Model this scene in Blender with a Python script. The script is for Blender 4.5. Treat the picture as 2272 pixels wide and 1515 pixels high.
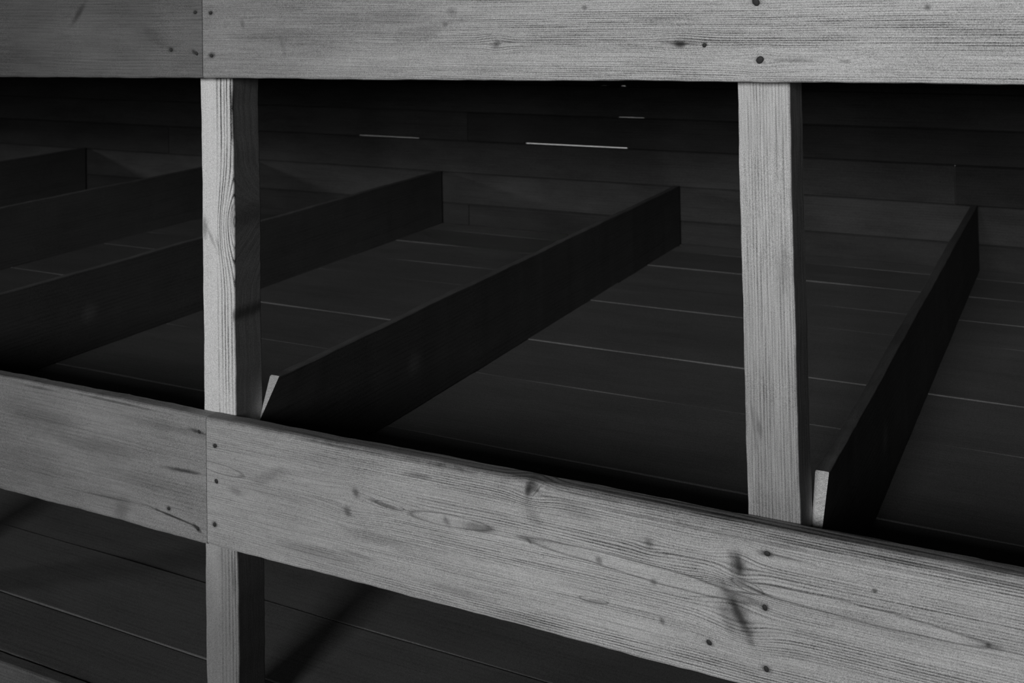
import bpy, math, random
from mathutils import Vector, Matrix

# ------------------------------------------------------------------ clear
for o in list(bpy.data.objects):
    bpy.data.objects.remove(o, do_unlink=True)
scene = bpy.context.scene
COL = scene.collection
EYE = 1.5

# ------------------------------------------------------------------ camera
W, H = 2272, 1515
F_PX = 2512.73
yaw, pitch, roll = 0.4774, 0.0279, -0.0177
c_, s_ = math.cos(yaw), math.sin(yaw)
right = Vector((c_, s_, 0)); f0 = Vector((-s_, c_, 0)); k0 = Vector((0, 0, 1))
fwd = f0*math.cos(pitch) + k0*math.sin(pitch)
up = -f0*math.sin(pitch) + k0*math.cos(pitch)
X_ = right*math.cos(roll) + up*math.sin(roll)
U_ = up*math.cos(roll) - right*math.sin(roll)
cam_d = bpy.data.cameras.new('camera')
cam = bpy.data.objects.new('camera', cam_d); COL.objects.link(cam)
m = Matrix.Identity(4)
for i in range(3):
    m[i][0] = X_[i]; m[i][1] = U_[i]; m[i][2] = -fwd[i]
m[0][3], m[1][3], m[2][3] = 1.1670, -1.2371, EYE
cam.matrix_world = m
cam_d.sensor_width = 36.0
cam_d.sensor_fit = 'HORIZONTAL'
cam_d.lens = F_PX/W*36.0
cam_d.shift_y = -(H/2 + 78.24)/W
cam_d.clip_start = 0.02
cam_d.dof.use_dof = True
cam_d.dof.focus_distance = 1.42
cam_d.dof.aperture_fstop = 11.0
scene.camera = cam

# ------------------------------------------------------------------ world, light, exposure
wd = bpy.data.worlds.new('world'); scene.world = wd; wd.use_nodes = True
bg = wd.node_tree.nodes['Background']
bg.inputs[0].default_value = (1, 1, 1, 1)
bg.inputs[1].default_value = 0.0032

def area(name, loc, target, sx, sy, power, spread=180):
    d = bpy.data.lights.new(name, 'AREA'); d.shape = 'RECTANGLE'
    d.size = sx; d.size_y = sy; d.energy = power; d.color = (1, 1, 1)
    d.spread = math.radians(spread)
    o = bpy.data.objects.new(name, d); COL.objects.link(o)
    o.location = loc
    o.rotation_euler = (Vector(target)-Vector(loc)).to_track_quat('-Z', 'Y').to_euler()
    return o
# daylight from the windows in the opposite wall, across the gangway
area('window_daylight', (0.95, -8.0, EYE+1.75), (1.15, 0, EYE+0.1), 1.8, 2.4, 56, 64)
area('far_window_daylight', (-7.2, -5.2, EYE+1.2), (-1.7, 1.9, EYE-0.55), 0.9, 0.9, 16, 50)

vs = scene.view_settings
vs.view_transform = 'Standard'; vs.look = 'None'; vs.gamma = 1.0
vs.use_curve_mapping = False
vs.exposure = 0.0

# ------------------------------------------------------------------ node helper language
class S:
    """a float socket with arithmetic"""
    nt = None
    def __init__(self, s): self.s = s
    @staticmethod
    def m(op, a, b=None, c=None, clamp=False):
        n = S.nt.nodes.new('ShaderNodeMath'); n.operation = op; n.use_clamp = clamp
        for i, v in enumerate((a, b, c)):
            if v is None: continue
            if isinstance(v, S): S.nt.links.new(v.s, n.inputs[i])
            else: n.inputs[i].default_value = float(v)
        return S(n.outputs[0])
    def __add__(a, b): return S.m('ADD', a, b)
    __radd__ = __add__
    def __mul__(a, b): return S.m('MULTIPLY', a, b)
    __rmul__ = __mul__
    def __sub__(a, b): return S.m('SUBTRACT', a, b)
    def __rsub__(a, b): return S.m('SUBTRACT', b, a)
    def __truediv__(a, b): return S.m('DIVIDE', a, b)
    def pw(a, b): return S.m('POWER', a, b)
    def exp(a): return S.m('EXPONENT', a)
    def sin(a): return S.m('SINE', a)
    def cl(a): return S.m('ADD', a, 0.0, clamp=True)
    def absv(a): return S.m('ABSOLUTE', a)
    def sstep(a, lo, hi):
        n = S.nt.nodes.new('ShaderNodeMapRange'); n.interpolation_type = 'SMOOTHSTEP'
        S.nt.links.new(a.s, n.inputs['Value'])
        n.inputs['From Min'].default_value = lo; n.inputs['From Max'].default_value = hi
        return S(n.outputs['Result'])

def vec(x, y, z):
    n = S.nt.nodes.new('ShaderNodeCombineXYZ')
    for i, v in enumerate((x, y, z)):
        if isinstance(v, S): S.nt.links.new(v.s, n.inputs[i])
        else: n.inputs[i].default_value = float(v)
    return n.outputs[0]

def noise(x, y, z, detail=2.0, rough=0.5, scale=1.0, w=0.0):
    n = S.nt.nodes.new('ShaderNodeTexNoise'); n.noise_dimensions = '4D'
    S.nt.links.new(vec(x, y, z), n.inputs['Vector'])
    n.inputs['W'].default_value = w
    n.inputs['Scale'].default_value = scale
    n.inputs['Detail'].default_value = detail
    n.inputs['Roughness'].default_value = rough
    return S(n.outputs['Fac'])          # about 0.5 +- 0.2

def gauss(x, z, e, power=1.0, wob=None):
    """ellipse blob: e = (cx, cz, half_length, half_width, angle)"""
    cx, cz, a, b, ang = e
    dx = x-cx; dz = z-cz
    ca, sa = math.cos(ang), math.sin(ang)
    p = (dx*ca + dz*sa)/a
    q = (dz*ca - dx*sa)/b
    r2 = p*p + q*q
    if wob is not None: r2 = r2*wob
    if power != 1.0: r2 = r2.pw(power)
    return (r2*-1.0).exp()

def wood(name, base, seed, lam=0.0042, ring=0.45, fibre=0.35, blotch=0.35, rough=0.75,
         warp=0.010, bends=(), bumps=(), stains=(), ringmask=None, bump=0.35, patina_or_dark=None,
         spec=0.25, pore=0.72, across='z', loops=(), side=1.0, frontonly=False, porescale=1500., ringpow=1.6, ringz=None, rand=False):
    """weathered softwood. local x along the grain, local z across, y through the board.
    bends: rings pushed aside by a knot (cx,cz,a,b,ang,strength)
    bumps: rings closing in long loops        (cx,cz,a,b,ang,height)
    stains: dark knots, cracks, resin and dirt (cx,cz,a,b,ang,strength)"""
    mt = bpy.data.materials.new(name); mt.use_nodes = True
    nt = mt.node_tree; S.nt = nt
    bs = nt.nodes['Principled BSDF']
    tc = nt.nodes.new('ShaderNodeTexCoord'); sp = nt.nodes.new('ShaderNodeSeparateXYZ')
    nt.links.new(tc.outputs['Object'], sp.inputs[0])
    x, y, z = (S(sp.outputs[i]) for i in range(3))
    if across == 'y': y, z = z, y
    gx, gz = x, z
    if rand:                                    # every board of a deck its own grain
        at = nt.nodes.new('ShaderNodeAttribute'); at.attribute_name = 'board'
        br = S(at.outputs['Fac'])
        gx = x + br*7.3
        z2 = z + br*3.1
    else:
        z2 = z
    w1 = noise(gx*1.3, y*3.0, z2*5.0, 2, .5, 1.0, seed) - 0.5
    w2 = noise(gx*7.0, y*10., z2*22., 2, .5, 1.0, seed+3) - 0.5
    Fz = z2 + y*0.35 + w1*(warp*3.2) + w2*(warp*0.35)
    for (cx, cz, a, b, ang, k) in bends:
        g = gauss(gx, gz, (cx, cz, a, b, ang))
        Fz = Fz - (gz-cz)*g*k
    for (cx, cz, a, b, ang, h) in bumps:
        Fz = Fz + gauss(gx, gz, (cx, cz, a, b, ang))*h
    jit = noise(gx*0.7, 0.0, Fz*90.0, 2, .6, 1.0, seed+5) - 0.5
    ph = Fz*(2*math.pi/lam) + jit*9.0
    r = (ph.sin()*0.5 + 0.5).pw(ringpow)            # late wood lines
    var = noise(gx*1.6, 0.0, Fz*45.0, 2, .55, 1.0, seed+7)
    msk = (var.sstep(0.33, 0.66))*0.8 + 0.2
    if ringmask is not None:
        x0, x1, lo = ringmask
        msk = msk*(gx.sstep(x0, x1)*(1-lo) + lo)
    msk = msk*(noise(gx*15.0, 0.0, Fz*300.0, 2, .6, 1.0, seed+37).sstep(0.34, 0.60)*0.65 + 0.35)
    if frontonly: msk = msk*(1.0 - y.sstep(0.002, 0.007)*0.85)
    if ringz is not None: msk = msk*(gz.sstep(ringz[0], ringz[1])*(1-ringz[2]) + ringz[2])
    outl = None
    for (cx, cz, a, b, ang, k) in loops:        # plain flame-shaped islands with a dark outline
        ca, sa = math.cos(ang), math.sin(ang)
        dx = gx-cx; dz = gz-cz + w2*0.012
        p_ = (dx*ca + dz*sa)/a; q_ = (dz*ca - dx*sa)/b
        rr = (p_*p_ + q_*q_)
        msk = msk*(rr.sstep(0.5, 1.2)*0.7 + 0.3)
        e_ = (rr-1.0)*(1/0.20)
        o_ = 1.0 - (e_*e_*-1.0).exp()*k
        outl = o_ if outl is None else outl*o_
    # fibres: long thin streaks following the rings
    fb = noise(gx*11.0, y*40., Fz*620.0, 3, .6, 1.0, seed+11) - 0.5
    fb2 = noise(gx*38.0, y*200., Fz*1500.0, 2, .6, 1.0, seed+13) - 0.5
    bl = noise(gx*6.0, y*6., z2*20.0, 4, .62, 1.0, seed+17) - 0.5
    bl2 = noise(gx*2.2, 0.0, z2*6.0, 2, .5, 1.0, seed+19) - 0.5
    pr = noise(gx*porescale, y*porescale, z2*porescale*1.1, 1, .5, 1.0, seed+23) - 0.5
    v = (r*msk*(-ring) + 1.0 + 0.33*ring)
    v = v + fb*fibre*2.0 + fb2*fibre*1.1 + bl*blotch*1.5 + bl2*blotch*1.2 + pr*pore*4.2
    dark = outl
    if stains:
        wob = noise(gx*70., y*30., z2*120.0, 2, .6, 1.0, seed+29)*2.2 - 0.1
        wob = wob.sstep(-0.4, 2.4)*2.2 + 0.05
        for (cx, cz, a, b, ang, k) in stains:
            g = gauss(gx, gz, (cx, cz, a, b, ang), 1.5, wob)*k
            f = 1.0 - g
            dark = f if dark is None else dark*f
        v = v*dark
    if patina_or_dark is not None:                      # hand-worn, dirtier length of a rail; posts darker toward the foot
        for (x0, x1, k) in patina_or_dark:
            e = noise(gx*3.0, 0.0, z2*16.0, 3, .6, 1.0, seed+31)*0.30 - 0.15
            t = (gx+e).sstep(x0, x1)
            v = v*(t*(1-k) + k)
    if side < 1: v = v*(1.0 - y.sstep(0.001, 0.004)*(1-side))     # shade of the flank painted into its colour
    if rand: v = v*(br*0.5 + 0.75)
    v = S.m('MAXIMUM', v*base, base*0.06)
    cc = nt.nodes.new('ShaderNodeCombineColor')
    for i in range(3): nt.links.new(v.s, cc.inputs[i])
    nt.links.new(cc.outputs[0], bs.inputs['Base Color'])
    bs.inputs['Roughness'].default_value = rough
    bs.inputs['Specular IOR Level'].default_value = spec
    hgt = r*msk*(-1.0) + fb*1.0
    if dark is not None: hgt = hgt + dark*1.2
    bp = nt.nodes.new('ShaderNodeBump'); bp.inputs['Strength'].default_value = bump
    bp.inputs['Distance'].default_value = 0.0006
    nt.links.new(hgt.s, bp.inputs['Height'])
    nt.links.new(bp.outputs[0], bs.inputs['Normal'])
    return mt

def plain(name, v, rough=.6, metal=0.0):
    mt = bpy.data.materials.new(name); mt.use_nodes = True
    nt = mt.node_tree; S.nt = nt
    bs = nt.nodes['Principled BSDF']
    tc = nt.nodes.new('ShaderNodeTexCoord'); sp = nt.nodes.new('ShaderNodeSeparateXYZ')
    nt.links.new(tc.outputs['Object'], sp.inputs[0])
    x, y, z = (S(sp.outputs[i]) for i in range(3))
    n = noise(x*400, y*400, z*400, 3, .6)*v*1.2 + v*0.4
    cc = nt.nodes.new('ShaderNodeCombineColor')
    for i in range(3): nt.links.new(n.s, cc.inputs[i])
    nt.links.new(cc.outputs[0], bs.inputs['Base Color'])
    bs.inputs['Roughness'].default_value = rough
    bs.inputs['Metallic'].default_value = metal
    return mt

# ------------------------------------------------------------------ mesh helpers
def mesh_obj(name, verts, faces, mat, parent=None, smooth=True):
    me = bpy.data.meshes.new(name); me.from_pydata(verts, [], faces); me.update()
    if smooth:
        for p in me.polygons: p.use_smooth = True
    o = bpy.data.objects.new(name, me); COL.objects.link(o)
    if mat: me.materials.append(mat)
    if parent: o.parent = parent
    return o

def board(name, x0, x1, th, z0, z1, mat, parent, loc=(0, 0, 0), rot=None, bev=0.002,
          wav=0.0008, seed=0, top=None, bot=None, seg=None, chamfer=None):
    """sawn board, long axis local x, thickness local y 0..th, height z0..z1 (may vary with x)"""
    rnd = random.Random(seed)
    n = seg or max(2, int((x1-x0)/0.012))
    ph = [rnd.uniform(0, 6.28) for _ in range(24)]
    def nz(x, k):
        return wav*(math.sin(x*9+ph[k]) + .7*math.sin(x*23+ph[k+4]) + .45*math.sin(x*61+ph[k+8])
                    + .35*math.sin(x*140+ph[k+12]) + .2*math.sin(x*310+ph[k+16]))/1.6
    b = bev; prof = []
    verts = []; rings = []
    for i in range(n+1):
        x = x0 + (x1-x0)*i/n
        zt = z1 + (top(x) if top else 0) + nz(x, 0)
        zb = z0 + (bot(x) if bot else 0) + nz(x, 1)
        yf = nz(x, 2)*0.4; yb = th + nz(x, 3)*0.4
        k = b*0.3
        P = [(yf+b, zb), (yf+k, zb+k), (yf, zb+b), (yf, (zb+zt)/2), (yf, zt-b), (yf+k, zt-k), (yf+b, zt),
             (yb-b, zt), (yb-k, zt-k), (yb, zt-b), (yb, zb+b), (yb-k, zb+k), (yb-b, zb)]
        ring = []
        for (yy, zz) in P:
            xx = x
            if chamfer and i == 0: xx = x + chamfer(zz)
            elif chamfer: xx = x + chamfer(zz)*max(0.0, 1-(x-x0)/0.25)
            ring.append(len(verts)); verts.append((xx, yy, zz))
        rings.append(ring)
    faces = []; m_ = len(rings[0])
    for i in range(n):
        for j in range(m_):
            a, c = rings[i], rings[i+1]; jj = (j+1) % m_
            faces.append((a[j], c[j], c[jj], a[jj]))
    faces.append(tuple(rings[0])); faces.append(tuple(reversed(rings[-1])))
    o = mesh_obj(name, verts, faces, mat, parent, smooth=True)
    me = o.data
    me.polygons[-1].use_smooth = False; me.polygons[-2].use_smooth = False
    try: me.set_sharp_from_angle(angle=math.radians(20))
    except Exception: pass
    if rot is not None: o.rotation_euler = rot
    o.location = loc
    return o

def planks(name, x0, x1, ys, zt, th, mat, parent=None, gap=0.0015, seed=0, lip=0.0012, joints=()):
    """deck of planks lying side by side along x, one mesh"""
    rnd = random.Random(seed)
    verts = []; faces = []; ids = []
    for k in range(len(ys)-1):
        y0, y1 = ys[k]+gap/2, ys[k+1]-gap/2
        dz = rnd.uniform(-lip, lip); tilt = rnd.uniform(-lip, lip)*0.7
        cuts = [x0] + [j for (kk, j) in joints if kk == k] + [x1]
        for a_, b_ in zip(cuts[:-1], cuts[1:]):
            n = max(2, int((b_-a_)/0.06)); bb = 0.0018; rings = []
            p = [rnd.uniform(0, 6.28) for _ in range(4)]
            for i in range(n+1):
                x = a_ + (b_-a_)*i/n + (0.0006 if i == 0 else (-0.0006 if i == n else 0))
                wv = 0.0005*math.sin(x*5+p[0]) + 0.0003*math.sin(x*17+p[1])
                ww = 0.0006*math.sin(x*4+p[2])
                za, zb_ = zt+dz+wv, zt+dz+tilt+wv
                P = [(y0+ww, za-th), (y0+ww, za-bb), (y0+bb*.4+ww, za-bb*.3), (y0+bb+ww, za), (y1-bb+ww, zb_),
                     (y1-bb*.4+ww, zb_-bb*.3), (y1+ww, zb_-bb), (y1+ww, zb_-th)]
                r_ = []
                for q in P: r_.append(len(verts)); verts.append((x, q[0], q[1]))
                rings.append(r_)
            f0_ = len(faces)
            for i in range(n):
                for j in range(8):
                    a, c = rings[i], rings[i+1]; jj = (j+1) % 8
                    faces.append((a[jj], c[jj], c[j], a[j]))
            faces.append(tuple(reversed(rings[0]))); faces.append(tuple(rings[-1]))
            val = rnd.random(); ids += [val]*(len(faces)-f0_)
    o = mesh_obj(name, verts, faces, mat, parent, smooth=False)
    at = o.data.attributes.new('board', 'FLOAT', 'FACE')
    at.data.foreach_set('value', ids)
    return o

def nail(x, y, z, parent, r=0.0027, seed=0, name='nail'):
    """hammered nail head sunk in a small dent, facing -y"""
    rnd = random.Random(seed); n = 14; verts = []; faces = []
    prof = [(1.0, 0.0004), (1.0, -0.0003), (0.8, -0.0008), (0.35, -0.0009)]
    for (rr, dy) in prof:
        for i in range(n):
            a = 2*math.pi*i/n; q = r*rr*(1+0.12*math.sin(2*a+seed) + rnd.uniform(-.04, .04))
            verts.append((q*math.cos(a), dy, q*math.sin(a)))
    for k in range(len(prof)-1):
        for i in range(n):
            j = (i+1) % n
            faces.append((k*n+i, k*n+j, (k+1)*n+j, (k+1)*n+i))
    faces.append(tuple((len(prof)-1)*n+i for i in range(n)))
    o = mesh_obj(name, verts, faces, M_nail, parent)
    o.location = (x, y, z)
    return o

def setp(o, label=None, cat=None, group=None, kind=None):
    for k, v in (('label', label), ('category', cat), ('group', group), ('kind', kind)):
        if v: o[k] = v
    return o

# ------------------------------------------------------------------ measures (metres)
SP = 0.80                       # post spacing
PW = 0.059                      # post width
T = 0.0232                      # rail thickness, front face of the rails at y = 0
SEAM = 0.026                    # board joint over the left post
DECK = EYE-0.724                # middle sleeping deck
LDECK = EYE-1.040               # lowest deck
DEPTH = 1.903                   # face of the back wall
PTOP = EYE-0.556                # partition top
TB0, TBS = EYE-0.1099, 0.0121   # top rail underside, slope
MT0, MB0, MS = EYE-0.5876, EYE-0.7663, 0.005
M_nail = plain('rusty_nail_iron', 0.035, .7, 0.3)

# ------------------------------------------------------------------ wood materials
G = 0.50
# local z of the rails is world height, local x is world x
top_st = [(-0.222,1.4855,0.0215,0.0055,0.85,0.55),(-0.034,1.431,0.007,0.0045,0,0.6),(-0.069,1.451,0.030,0.010,-0.6,0.2),
          (0.010,1.428,0.006,0.0035,-.6,0.7),(0.013,1.485,0.004,0.0035,0,0.75)]
M_top_l = wood('worn_dark_pine', 0.135, 3.1, lam=0.0050, ring=0.30, fibre=0.55, blotch=0.75,
               stains=top_st, patina_or_dark=[(-0.35, -0.02, 0.62)], bump=.2, warp=.007)
top_r = [(0.042,1.484,0.0055,0.0035,0,0.75),(0.043,1.423,0.0065,0.004,0,0.75),(0.5035,1.441,0.0062,0.0042,0.6,0.6),
         (0.52,1.4435,0.014,0.0006,-0.045,0.6),(0.623,1.485,0.004,0.0032,0,0.55),(1.0095,1.481,0.0035,0.0035,0.7,0.6),
         (0.925,1.424,0.007,0.002,0,0.4),(0.741,1.442,0.008,0.0045,0,0.85),(0.741,1.4425,0.024,0.0016,-0.03,0.7),
         (0.7695,1.4412,0.0035,0.0028,0,0.8),(0.83,1.489,0.0065,0.0042,0,0.6),(0.833,1.425,0.0055,0.0042,0,0.45),
         (0.868,1.4248,0.024,0.0022,-0.03,0.35),(0.10,1.467,0.004,0.008,0.3,0.3),(0.17,1.437,0.004,0.014,0.3,0.22),
         (0.156,1.45,0.075,0.0125,0.035,0.18),(0.36,1.475,0.06,0.012,0.0,0.25),(0.40,1.457,0.05,0.010,0.2,0.22),(0.44,1.482,0.008,0.004,0,.35),(0.43,1.4655,0.004,0.003,0,.4),
         (0.045,1.386,0.030,0.006,0,0.35),(0.84,1.394,0.040,0.006,0,0.25)]
M_top_r = wood('ridged_grey_pine', 0.43, 8.4, lam=0.0026, ring=1.1, fibre=0.64, blotch=0.55,
               stains=top_r, ringmask=(0.05, 0.75, 0.22), patina_or_dark=[(-0.15, 0.95, 0.48)], bump=.7, warp=.004,
               bends=[(0.5035,1.441,0.02,0.012,0,0.6),(0.741,1.4425,0.03,0.012,0,0.5),(0.833,1.425,0.022,0.01,0,0.6)],
               bumps=[(0.925,1.424,0.014,0.006,0,0.004)])
low_l = [(-1.0,0.9115,1.2,0.0045,0.005,0.5),(-0.15,0.9065,0.10,0.002,-0.01,0.5),(-0.32,0.9045,0.05,0.002,0,0.45),(-0.0175,0.829,0.040,0.0030,0.03,0.75),(-0.155,0.764,0.075,0.0016,0.03,0.45),(-0.0365,0.7600,0.052,0.0016,-0.12,0.85),
         (0.010,0.889,0.016,0.0032,-0.1,0.75),(-0.046,0.770,0.005,0.004,0,0.75),(0.008,0.752,0.010,0.0035,-.5,0.85),
         (-0.207,0.836,0.110,0.012,-0.011,0.25),(-0.04,0.885,0.12,0.006,-0.02,0.25),(-0.14,0.750,0.02,0.014,0.9,0.3),(-0.09,0.80,0.07,0.010,0,.22),(-0.30,0.86,0.08,0.012,0,.25)]
M_low_l = wood('smooth_worn_pine', 0.25, 15.2, lam=0.0060, ring=0.22, fibre=0.42, blotch=0.62,
               stains=low_l, bump=.2, patina_or_dark=[(-0.6, 0.1, 0.75)])
low_r = [(0.4,0.9150,1.6,0.0050,0.005,0.55),(0.95,0.912,0.5,0.010,0.005,0.25),(0.42,0.9100,0.05,0.002,-0.01,0.5),(0.25,0.9080,0.06,0.0018,0.0,0.45),(0.62,0.9095,0.06,0.0016,0.0,0.5),(1.0,0.9080,0.09,0.0020,-0.01,0.5),(0.88,0.9040,0.05,0.0018,0.0,0.4),(0.042,0.874,0.0052,0.004,0,0.75),(0.044,0.825,0.0042,0.004,0,0.75),(0.040,0.764,0.0052,0.0045,0,0.75),
         (0.282,0.8525,0.0072,0.0055,-1.138,0.6),(0.2685,0.8255,0.0065,0.0060,-1.004,0.6),(0.3255,0.8450,0.0300,0.0026,-0.10,0.6),
         (0.537,0.903,0.0120,0.0055,1.3,0.85),(0.546,0.908,0.0060,0.0050,0.4,0.6),(0.548,0.903,0.0125,0.0012,0.9,0.5),(0.541,0.8745,0.020,0.0095,-1.0,0.25),(0.469,0.8435,0.0250,0.0058,0.03,0.50),
         (0.420,0.843,0.0075,0.0045,-0.785,0.45),(0.6905,0.8705,0.0062,0.0055,-0.91,0.45),(0.628,0.8375,0.0053,0.0042,-0.719,0.55),
         (0.7945,0.868,0.0170,0.0095,-1.381,0.66),(0.796,0.868,0.0120,0.0040,-1.45,0.60),(0.793,0.816,0.0310,0.0125,-1.071,0.62),(0.795,0.813,0.0250,0.0050,-1.071,0.68),(0.780,0.806,0.020,0.006,-1.071,0.35),(0.8135,0.8450,0.0200,0.0013,-0.24,0.65),(0.802,0.839,0.017,0.0012,0.06,0.6),
         (0.6955,0.8275,0.0042,0.0045,-0.785,0.5),(0.705,0.7855,0.0045,0.0035,-1.052,0.55),(0.620,0.788,0.0180,0.003,0.10,0.4),
         (0.941,0.8715,0.003,0.003,0.165,0.7),(1.050,0.8425,0.0032,0.0025,0.165,0.65),(0.537,0.8415,0.0055,0.0022,-0.862,0.45),
         (0.3805,0.8915,0.0205,0.0030,0.024,0.45),(0.080,0.817,0.012,0.006,-0.083,0.35),(0.1405,0.8495,0.0347,0.0085,0.431,0.25),
         (0.600,0.8885,0.0291,0.0095,-0.086,0.25),(0.528,0.7455,0.052,0.0095,-0.029,0.22),(0.2135,0.7615,0.0745,0.0085,0.007,0.28),
         (0.28,0.772,0.03,0.003,-.05,.35),(0.32,0.80,0.06,0.008,0,.22),(0.828,0.887,0.0085,0.0040,0,0.85),(0.85,0.8865,0.03,0.0014,-0.04,0.6),
         (0.824,0.828,0.0058,0.0045,0,0.75),(0.760,0.775,0.0055,0.0042,0,0.8),(0.824,0.762,0.0062,0.004,0,0.75),
         (0.75,0.8985,0.30,0.0022,-0.004,0.35),(0.30,0.9085,0.20,0.003,-0.004,0.3),(0.95,0.835,0.07,0.006,-0.02,0.22),(0.44,0.758,0.05,0.006,0,0.22)]
M_low_r = wood('knotty_ridged_pine', 0.355, 22.7, lam=0.0030, ring=1.1, fibre=0.60, blotch=0.50,
               stains=low_r, ringmask=(0.12, 0.62, 0.30), bump=.7, warp=.0038, patina_or_dark=[(-0.25, 0.75, 0.74)],
               bends=[(0.7945,0.868,0.024,0.018,0,0.85),(0.79,0.814,0.040,0.026,-0.3,0.8),(0.54,0.905,0.026,0.016,0,0.8),
                      (0.275,0.838,0.040,0.022,0,0.6),(0.69,0.8705,0.018,0.010,0,0.6)],
               loops=[(0.672,0.8375,0.140,0.0085,-0.045,0.5),(0.925,0.845,0.130,0.0085,-0.02,0.45),(0.425,0.8435,0.058,0.0075,0.03,0.45),
                      (0.335,0.8460,0.022,0.0035,-0.06,0.4),(0.0480,0.8440,0.044,0.0065,-0.08,0.40),(0.620,0.7885,0.018,0.003,0.05,0.5),(0.805,0.8455,0.018,0.005,-0.2,.45)],
               bumps=[(0.80,0.846,0.21,0.0120,-0.01,0.006),(0.40,0.845,0.07,0.010,0.02,0.005)])
# posts: local x runs up the post (world z = local x), local z runs across (world x = PW - local z)
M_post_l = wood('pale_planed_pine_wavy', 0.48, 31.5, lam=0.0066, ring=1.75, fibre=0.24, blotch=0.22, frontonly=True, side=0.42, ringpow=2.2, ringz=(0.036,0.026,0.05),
                stains=[(1.172,PW-0.004,0.016,0.0055,0,0.5),(1.158,PW-0.018,0.02,0.003,0.5,0.35),(1.190,PW-0.0575,0.022,0.005,0,0.45),(1.205,PW-0.056,.006,.002,0,.3),
                        (1.150,PW-0.030,0.012,0.003,0.35,0.3),(1.052,PW-0.058,0.010,0.0025,0,0.6),(0.68,PW-0.053,0.03,0.003,0,0.4)],
                bends=[], bumps=[(1.175,-0.004,0.055,0.032,0,-0.024),(1.188,-0.002,0.020,0.010,0,-0.010),(1.172,PW+0.004,0.020,0.012,0,0.012)],
                warp=.0022, bump=.35, patina_or_dark=[(0.60, 0.98, 0.30)])
M_post_r = wood('pale_weathered_pine', 0.52, 44.9, lam=0.0036, ring=0.55, fibre=0.75, blotch=0.34, frontonly=True,
                stains=[(1.012,PW-0.016,0.014,0.0035,0.15,0.45),(1.02,PW-0.009,0.03,0.0018,0.1,0.3),(1.19,PW-0.047,0.028,0.010,0,0.25),(0.915,PW-0.03,0.03,0.03,0,0.18)],
                warp=.002, bump=.5, pore=.6, patina_or_dark=[(0.85, 1.40, 0.50)])
M_post_p = wood('pine_post', 0.50, 51.0, lam=0.005, ring=0.3, fibre=0.3, blotch=0.2, warp=.003)
M_part = wood('pine_shaded_side', 0.09, 60.1, lam=0.008, ring=0.25, fibre=0.25, blotch=0.3, bump=.15, warp=.01,  # partition sides: shade put into the colour, unlike the paler near end
              stains=[(0.47, -0.01+DECK+0.09, 0.02, 0.02, 0.4, -0.6)])
M_part_end = wood('sawn_pine_end', 0.72, 63.1, lam=0.004, ring=0.2, fibre=0.3, blotch=0.2, bump=.2, warp=.002, pore=.6)
M_part_top = wood('worn_pine_edge', 0.11, 66.1, lam=0.006, ring=0.2, fibre=0.3, blotch=0.4, bump=.1, warp=.004, pore=.6)
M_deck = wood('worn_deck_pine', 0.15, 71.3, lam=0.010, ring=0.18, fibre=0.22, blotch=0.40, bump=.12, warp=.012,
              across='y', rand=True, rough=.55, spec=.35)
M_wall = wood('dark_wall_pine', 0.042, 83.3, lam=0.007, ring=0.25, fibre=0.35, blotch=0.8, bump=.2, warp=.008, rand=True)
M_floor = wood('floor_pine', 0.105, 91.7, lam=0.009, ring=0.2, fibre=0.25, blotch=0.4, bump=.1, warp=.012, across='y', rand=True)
M_added_gap_panel = plain('added_pale_gap_panel', 0.6, .9)

# ------------------------------------------------------------------ the setting
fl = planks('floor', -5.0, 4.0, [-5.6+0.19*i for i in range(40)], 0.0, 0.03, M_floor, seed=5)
setp(fl, 'dark worn plank floor beneath the bunks', None, None, 'structure')

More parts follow.
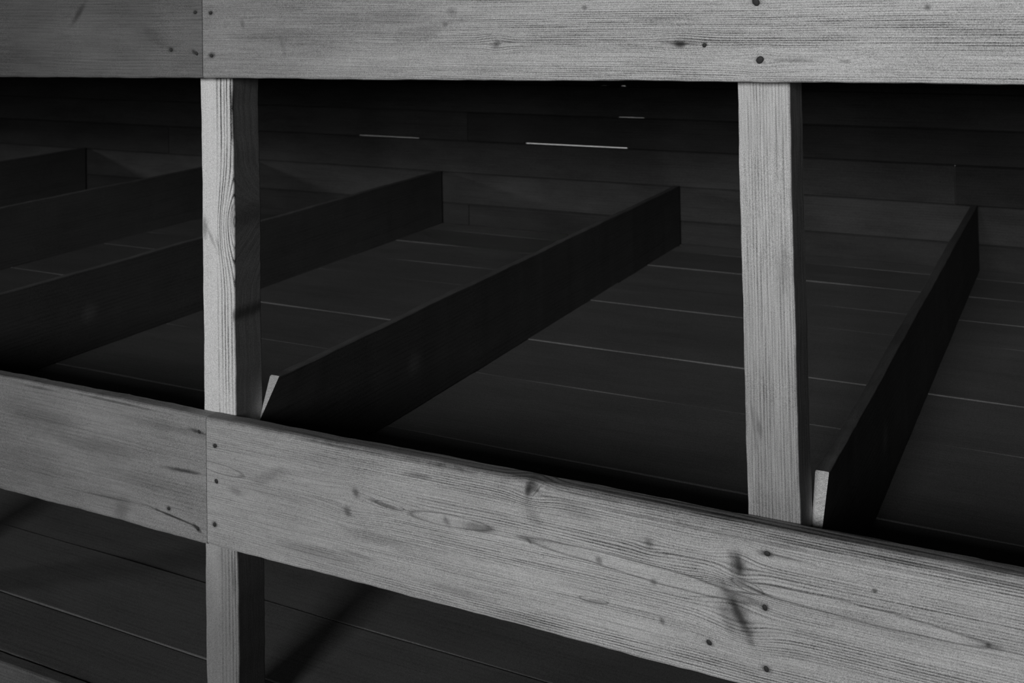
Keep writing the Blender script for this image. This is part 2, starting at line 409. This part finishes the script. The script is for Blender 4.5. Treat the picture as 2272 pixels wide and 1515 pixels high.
# back wall: horizontal planks on battens; three joints let daylight through
def wall():
    verts = []; faces = []; ids = []
    rnd = random.Random(9)
    edges = [0.0, 0.19, 0.38, 0.57, 0.665, 0.758, 0.841, 0.9395, 1.0415, 1.1335, 1.2265, 1.32, 1.42, 1.52, 1.62, 1.72, 1.82, 1.92, 2.05, 2.2]
    slits = {9: 0, 8: 0, 10: 0}
    opens = {1.0415: [(-1.058, -0.813, .0030), (-0.431, -0.087, .0042)],
             1.1335: [(-0.118, -0.031, .0026)],
             1.2265: [(-0.172, -0.148, .0016), (-0.108, -0.088, .0020), (-0.058, -0.041, .0014)]}
    def box(x0, x1, z0, z1, y0, y1, b):
        base = len(verts)
        P = [(y1, z0), (y0+b, z0), (y0, z0+b), (y0, z1-b), (y0+b, z1), (y1, z1)]
        for x in (x0, x1):
            for q in P: verts.append((x, q[0], q[1]))
        f0_ = len(faces)
        for j in range(6):
            jj = (j+1) % 6
            faces.append((base+j, base+6+j, base+6+jj, base+jj))
        faces.append(tuple(base+j for j in reversed(range(6)))); faces.append(tuple(base+6+j for j in range(6)))
        ids.extend([pv[0]]*(len(faces)-f0_))
    pv = [0.0]
    for k in range(len(edges)-1):
        z0, z1 = edges[k], edges[k+1]; pv[0] = rnd.random()
        dy = rnd.uniform(-0.002, 0.002)
        cuts = [-5.0, 4.0]
        if k == 7: cuts = [-5.0, -1.9, 0.822, 4.0]
        elif k in (8, 5): cuts = [-5.0, -0.63, 4.0]
        elif rnd.random() < .5: cuts = [-5.0, rnd.choice([-2.3, -1.43, 1.6]), 4.0]
        # cut out daylight gaps along the lower edge of this plank
        brk = set()
        ops = opens.get(round(z0, 4), [])
        for (a, b, g) in ops: brk.add(a); brk.add(b)
        xs = sorted(set(cuts) | brk)
        for a, b in zip(xs[:-1], xs[1:]):
            if a in cuts: pv[0] = rnd.random()
            g = 0.0008
            for (p, q, gg) in ops:
                if a >= p-1e-6 and b <= q+1e-6: g = gg
            ea = 0.0012 if a in cuts else 0; eb = 0.0012 if b in cuts else 0
            d2 = dy - (0.002 if (k == 7 and a > .8) else 0)
            box(a+ea, b-eb, z0+(g*0.85 if g > .001 else 0.0), z1, DEPTH+0.004+d2, DEPTH+0.024+d2, .0030)
    o = mesh_obj('wall_back', verts, faces, M_wall, None, smooth=False)
    at = o.data.attributes.new('board', 'FLOAT', 'FACE'); at.data.foreach_set('value', ids)
    return o
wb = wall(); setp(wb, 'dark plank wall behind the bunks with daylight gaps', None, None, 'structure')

# pale panel and lamp added behind the wall to light up the gaps
wo = board('gap_reflector', -5, 4, .05, 0.0, 2.2, M_added_gap_panel, None, loc=(0, DEPTH+0.55, 0), seg=4, wav=0)
setp(wo, 'pale panel added behind the wall to show daylight in the gaps', None, None, 'structure')
area('added_gap_lamp', (-0.4, DEPTH+0.06, EYE+0.55), (-0.4, DEPTH+0.55, EYE-0.35), 2.5, 0.05, 55)  # added lamp, lights only the panel behind the gaps
cap = board('ceiling', -5, 4, 11.5, 4.2, 4.25, M_wall, None, loc=(0, -8.9, 0), seg=4, wav=0)
setp(cap, 'ceiling', None, None, 'structure')

# ------------------------------------------------------------------ the bunk
bunk = bpy.data.objects.new('bunk_bed', None); COL.objects.link(bunk); bunk.empty_display_size = .2
bunk.location = (0, 0, 0)
setp(bunk, 'long tiered wooden bunk of grey weathered planks with posts, rails and bed partitions', 'bunk bed')

# posts
def post(X, mat, label, seed, wav):
    # local x up, local z -> -world x, local y -> world y
    o = board('post', 0.0, 2.19, PW, 0, PW, mat, bunk, loc=(X+PW, T+0.0004, 0),
              rot=(0, -math.pi/2, 0), bev=.0022, wav=wav, seed=seed, seg=260)
    # rot about y by -90: local x -> world z, local z -> world -x
    if label: o['label'] = label
    return o
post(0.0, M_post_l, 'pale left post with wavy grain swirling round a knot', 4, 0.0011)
post(SP, M_post_r, 'broad pale right post with fine weathered streaks', 11, 0.0006)
post(-SP, M_post_p, None, 17, 0.0006)
post(2*SP, M_post_p, None, 23, 0.0006)

def slope(s): return lambda x: s*x
def rail(x0, x1, z0, z1, s, mat, label, seed, top=None, bot=None, wav=.0007, bev=.0035):
    o = board('rail', x0, x1, T, z0, z1, mat, bunk, bev=bev, wav=wav, seed=seed,
              top=top or slope(s), bot=bot or slope(s))
    if label: o['label'] = label
    return o
r_tl = rail(-4.3, SEAM-0.0004, TB0, TB0+.19, TBS, M_top_l, 'darker stained top rail board left of the joint', 31)
r_tr = rail(SEAM+0.0004, 3.6, TB0, TB0+.19, TBS, M_top_r, 'pale top rail board with close ridged grain', 32)
r_ml = rail(-4.3, SEAM-0.0003, MB0, MT0, MS, M_low_l, 'smooth worn middle rail board with a long crack', 33, wav=.0010)
r_mr = rail(SEAM+0.0003, 3.6, MB0, MT0, MS, M_low_r, 'knotty middle rail board with elongated dark knots', 34, wav=.0010)
r_bl = rail(-4.3, 3.6, EYE-1.22, EYE-1.038, 0.0, M_top_l, 'lowest rail board, only its corner in view', 35)

for (x, z) in [(0.013,1.485),(0.015,1.426),(-0.034,1.431)]: nail(x, -0.0002, z, r_tl, .0026, int(x*1000)+7)
for (x, z) in [(0.042,1.484),(0.043,1.423),(0.770,1.441)]: nail(x, -0.0002, z, r_tr, .0024, int(x*1000)+9)
for (x, z) in [(0.830,1.489),(0.833,1.425)]: nail(x, -0.0002, z, r_tr, .0042, int(x*1000)+9)
for (x, z) in [(0.013,0.889),(-0.046,0.770),(0.009,0.752)]: nail(x, -0.0002, z, r_ml, .0026, int(x*1000)+3)
for (x, z) in [(0.042,0.874),(0.044,0.825),(0.040,0.764),(0.828,0.887),(0.824,0.828),(0.760,0.775),(0.824,0.762)]:
    nail(x, -0.0002, z, r_mr, .0030, int(x*1000)+3)

# decks
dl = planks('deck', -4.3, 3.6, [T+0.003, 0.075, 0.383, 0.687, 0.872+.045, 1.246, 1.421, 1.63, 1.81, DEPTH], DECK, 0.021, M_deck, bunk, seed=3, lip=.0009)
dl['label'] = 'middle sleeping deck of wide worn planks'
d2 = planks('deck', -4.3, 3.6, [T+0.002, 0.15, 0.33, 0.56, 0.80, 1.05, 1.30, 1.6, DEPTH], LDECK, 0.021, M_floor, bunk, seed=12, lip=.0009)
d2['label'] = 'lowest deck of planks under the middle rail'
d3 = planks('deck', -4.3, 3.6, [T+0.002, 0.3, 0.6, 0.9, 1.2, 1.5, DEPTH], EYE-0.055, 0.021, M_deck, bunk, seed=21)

# partitions: boards on edge running back to the wall, near end cut on a slant
def partition(k, label, seed):
    X = k*SP + PW + 0.0165
    # local x -> world y, local y -> world -x
    o = board('bed_partition', T+0.002, DEPTH-0.003, 0.0160, DECK, PTOP, M_part, bunk, loc=(X, 0, 0),
              rot=(0, 0, math.pi/2), bev=.0012, wav=.0009, seed=seed, seg=120,
              chamfer=lambda z: max(0.0, (z-(MT0-.004)))/0.034*0.072)
    o.data.materials.append(M_part_end); o.data.materials.append(M_part_top)
    for p in o.data.polygons:
        n = p.normal
        if n.x < -0.3: p.material_index = 1
        elif n.z > 0.6: p.material_index = 2      # sawn near end and worn top edge
    o['label'] = label
    return o
partition(-3, 'farthest left dark bed partition, only its far end in view', 41)
partition(-2, 'second dark bed partition from the left', 42)
partition(-1, 'dark bed partition just left of and behind the left post', 43)
partition(0, 'long dark bed partition starting at the left post', 44)
partition(1, 'dark bed partition starting at the right post', 45)
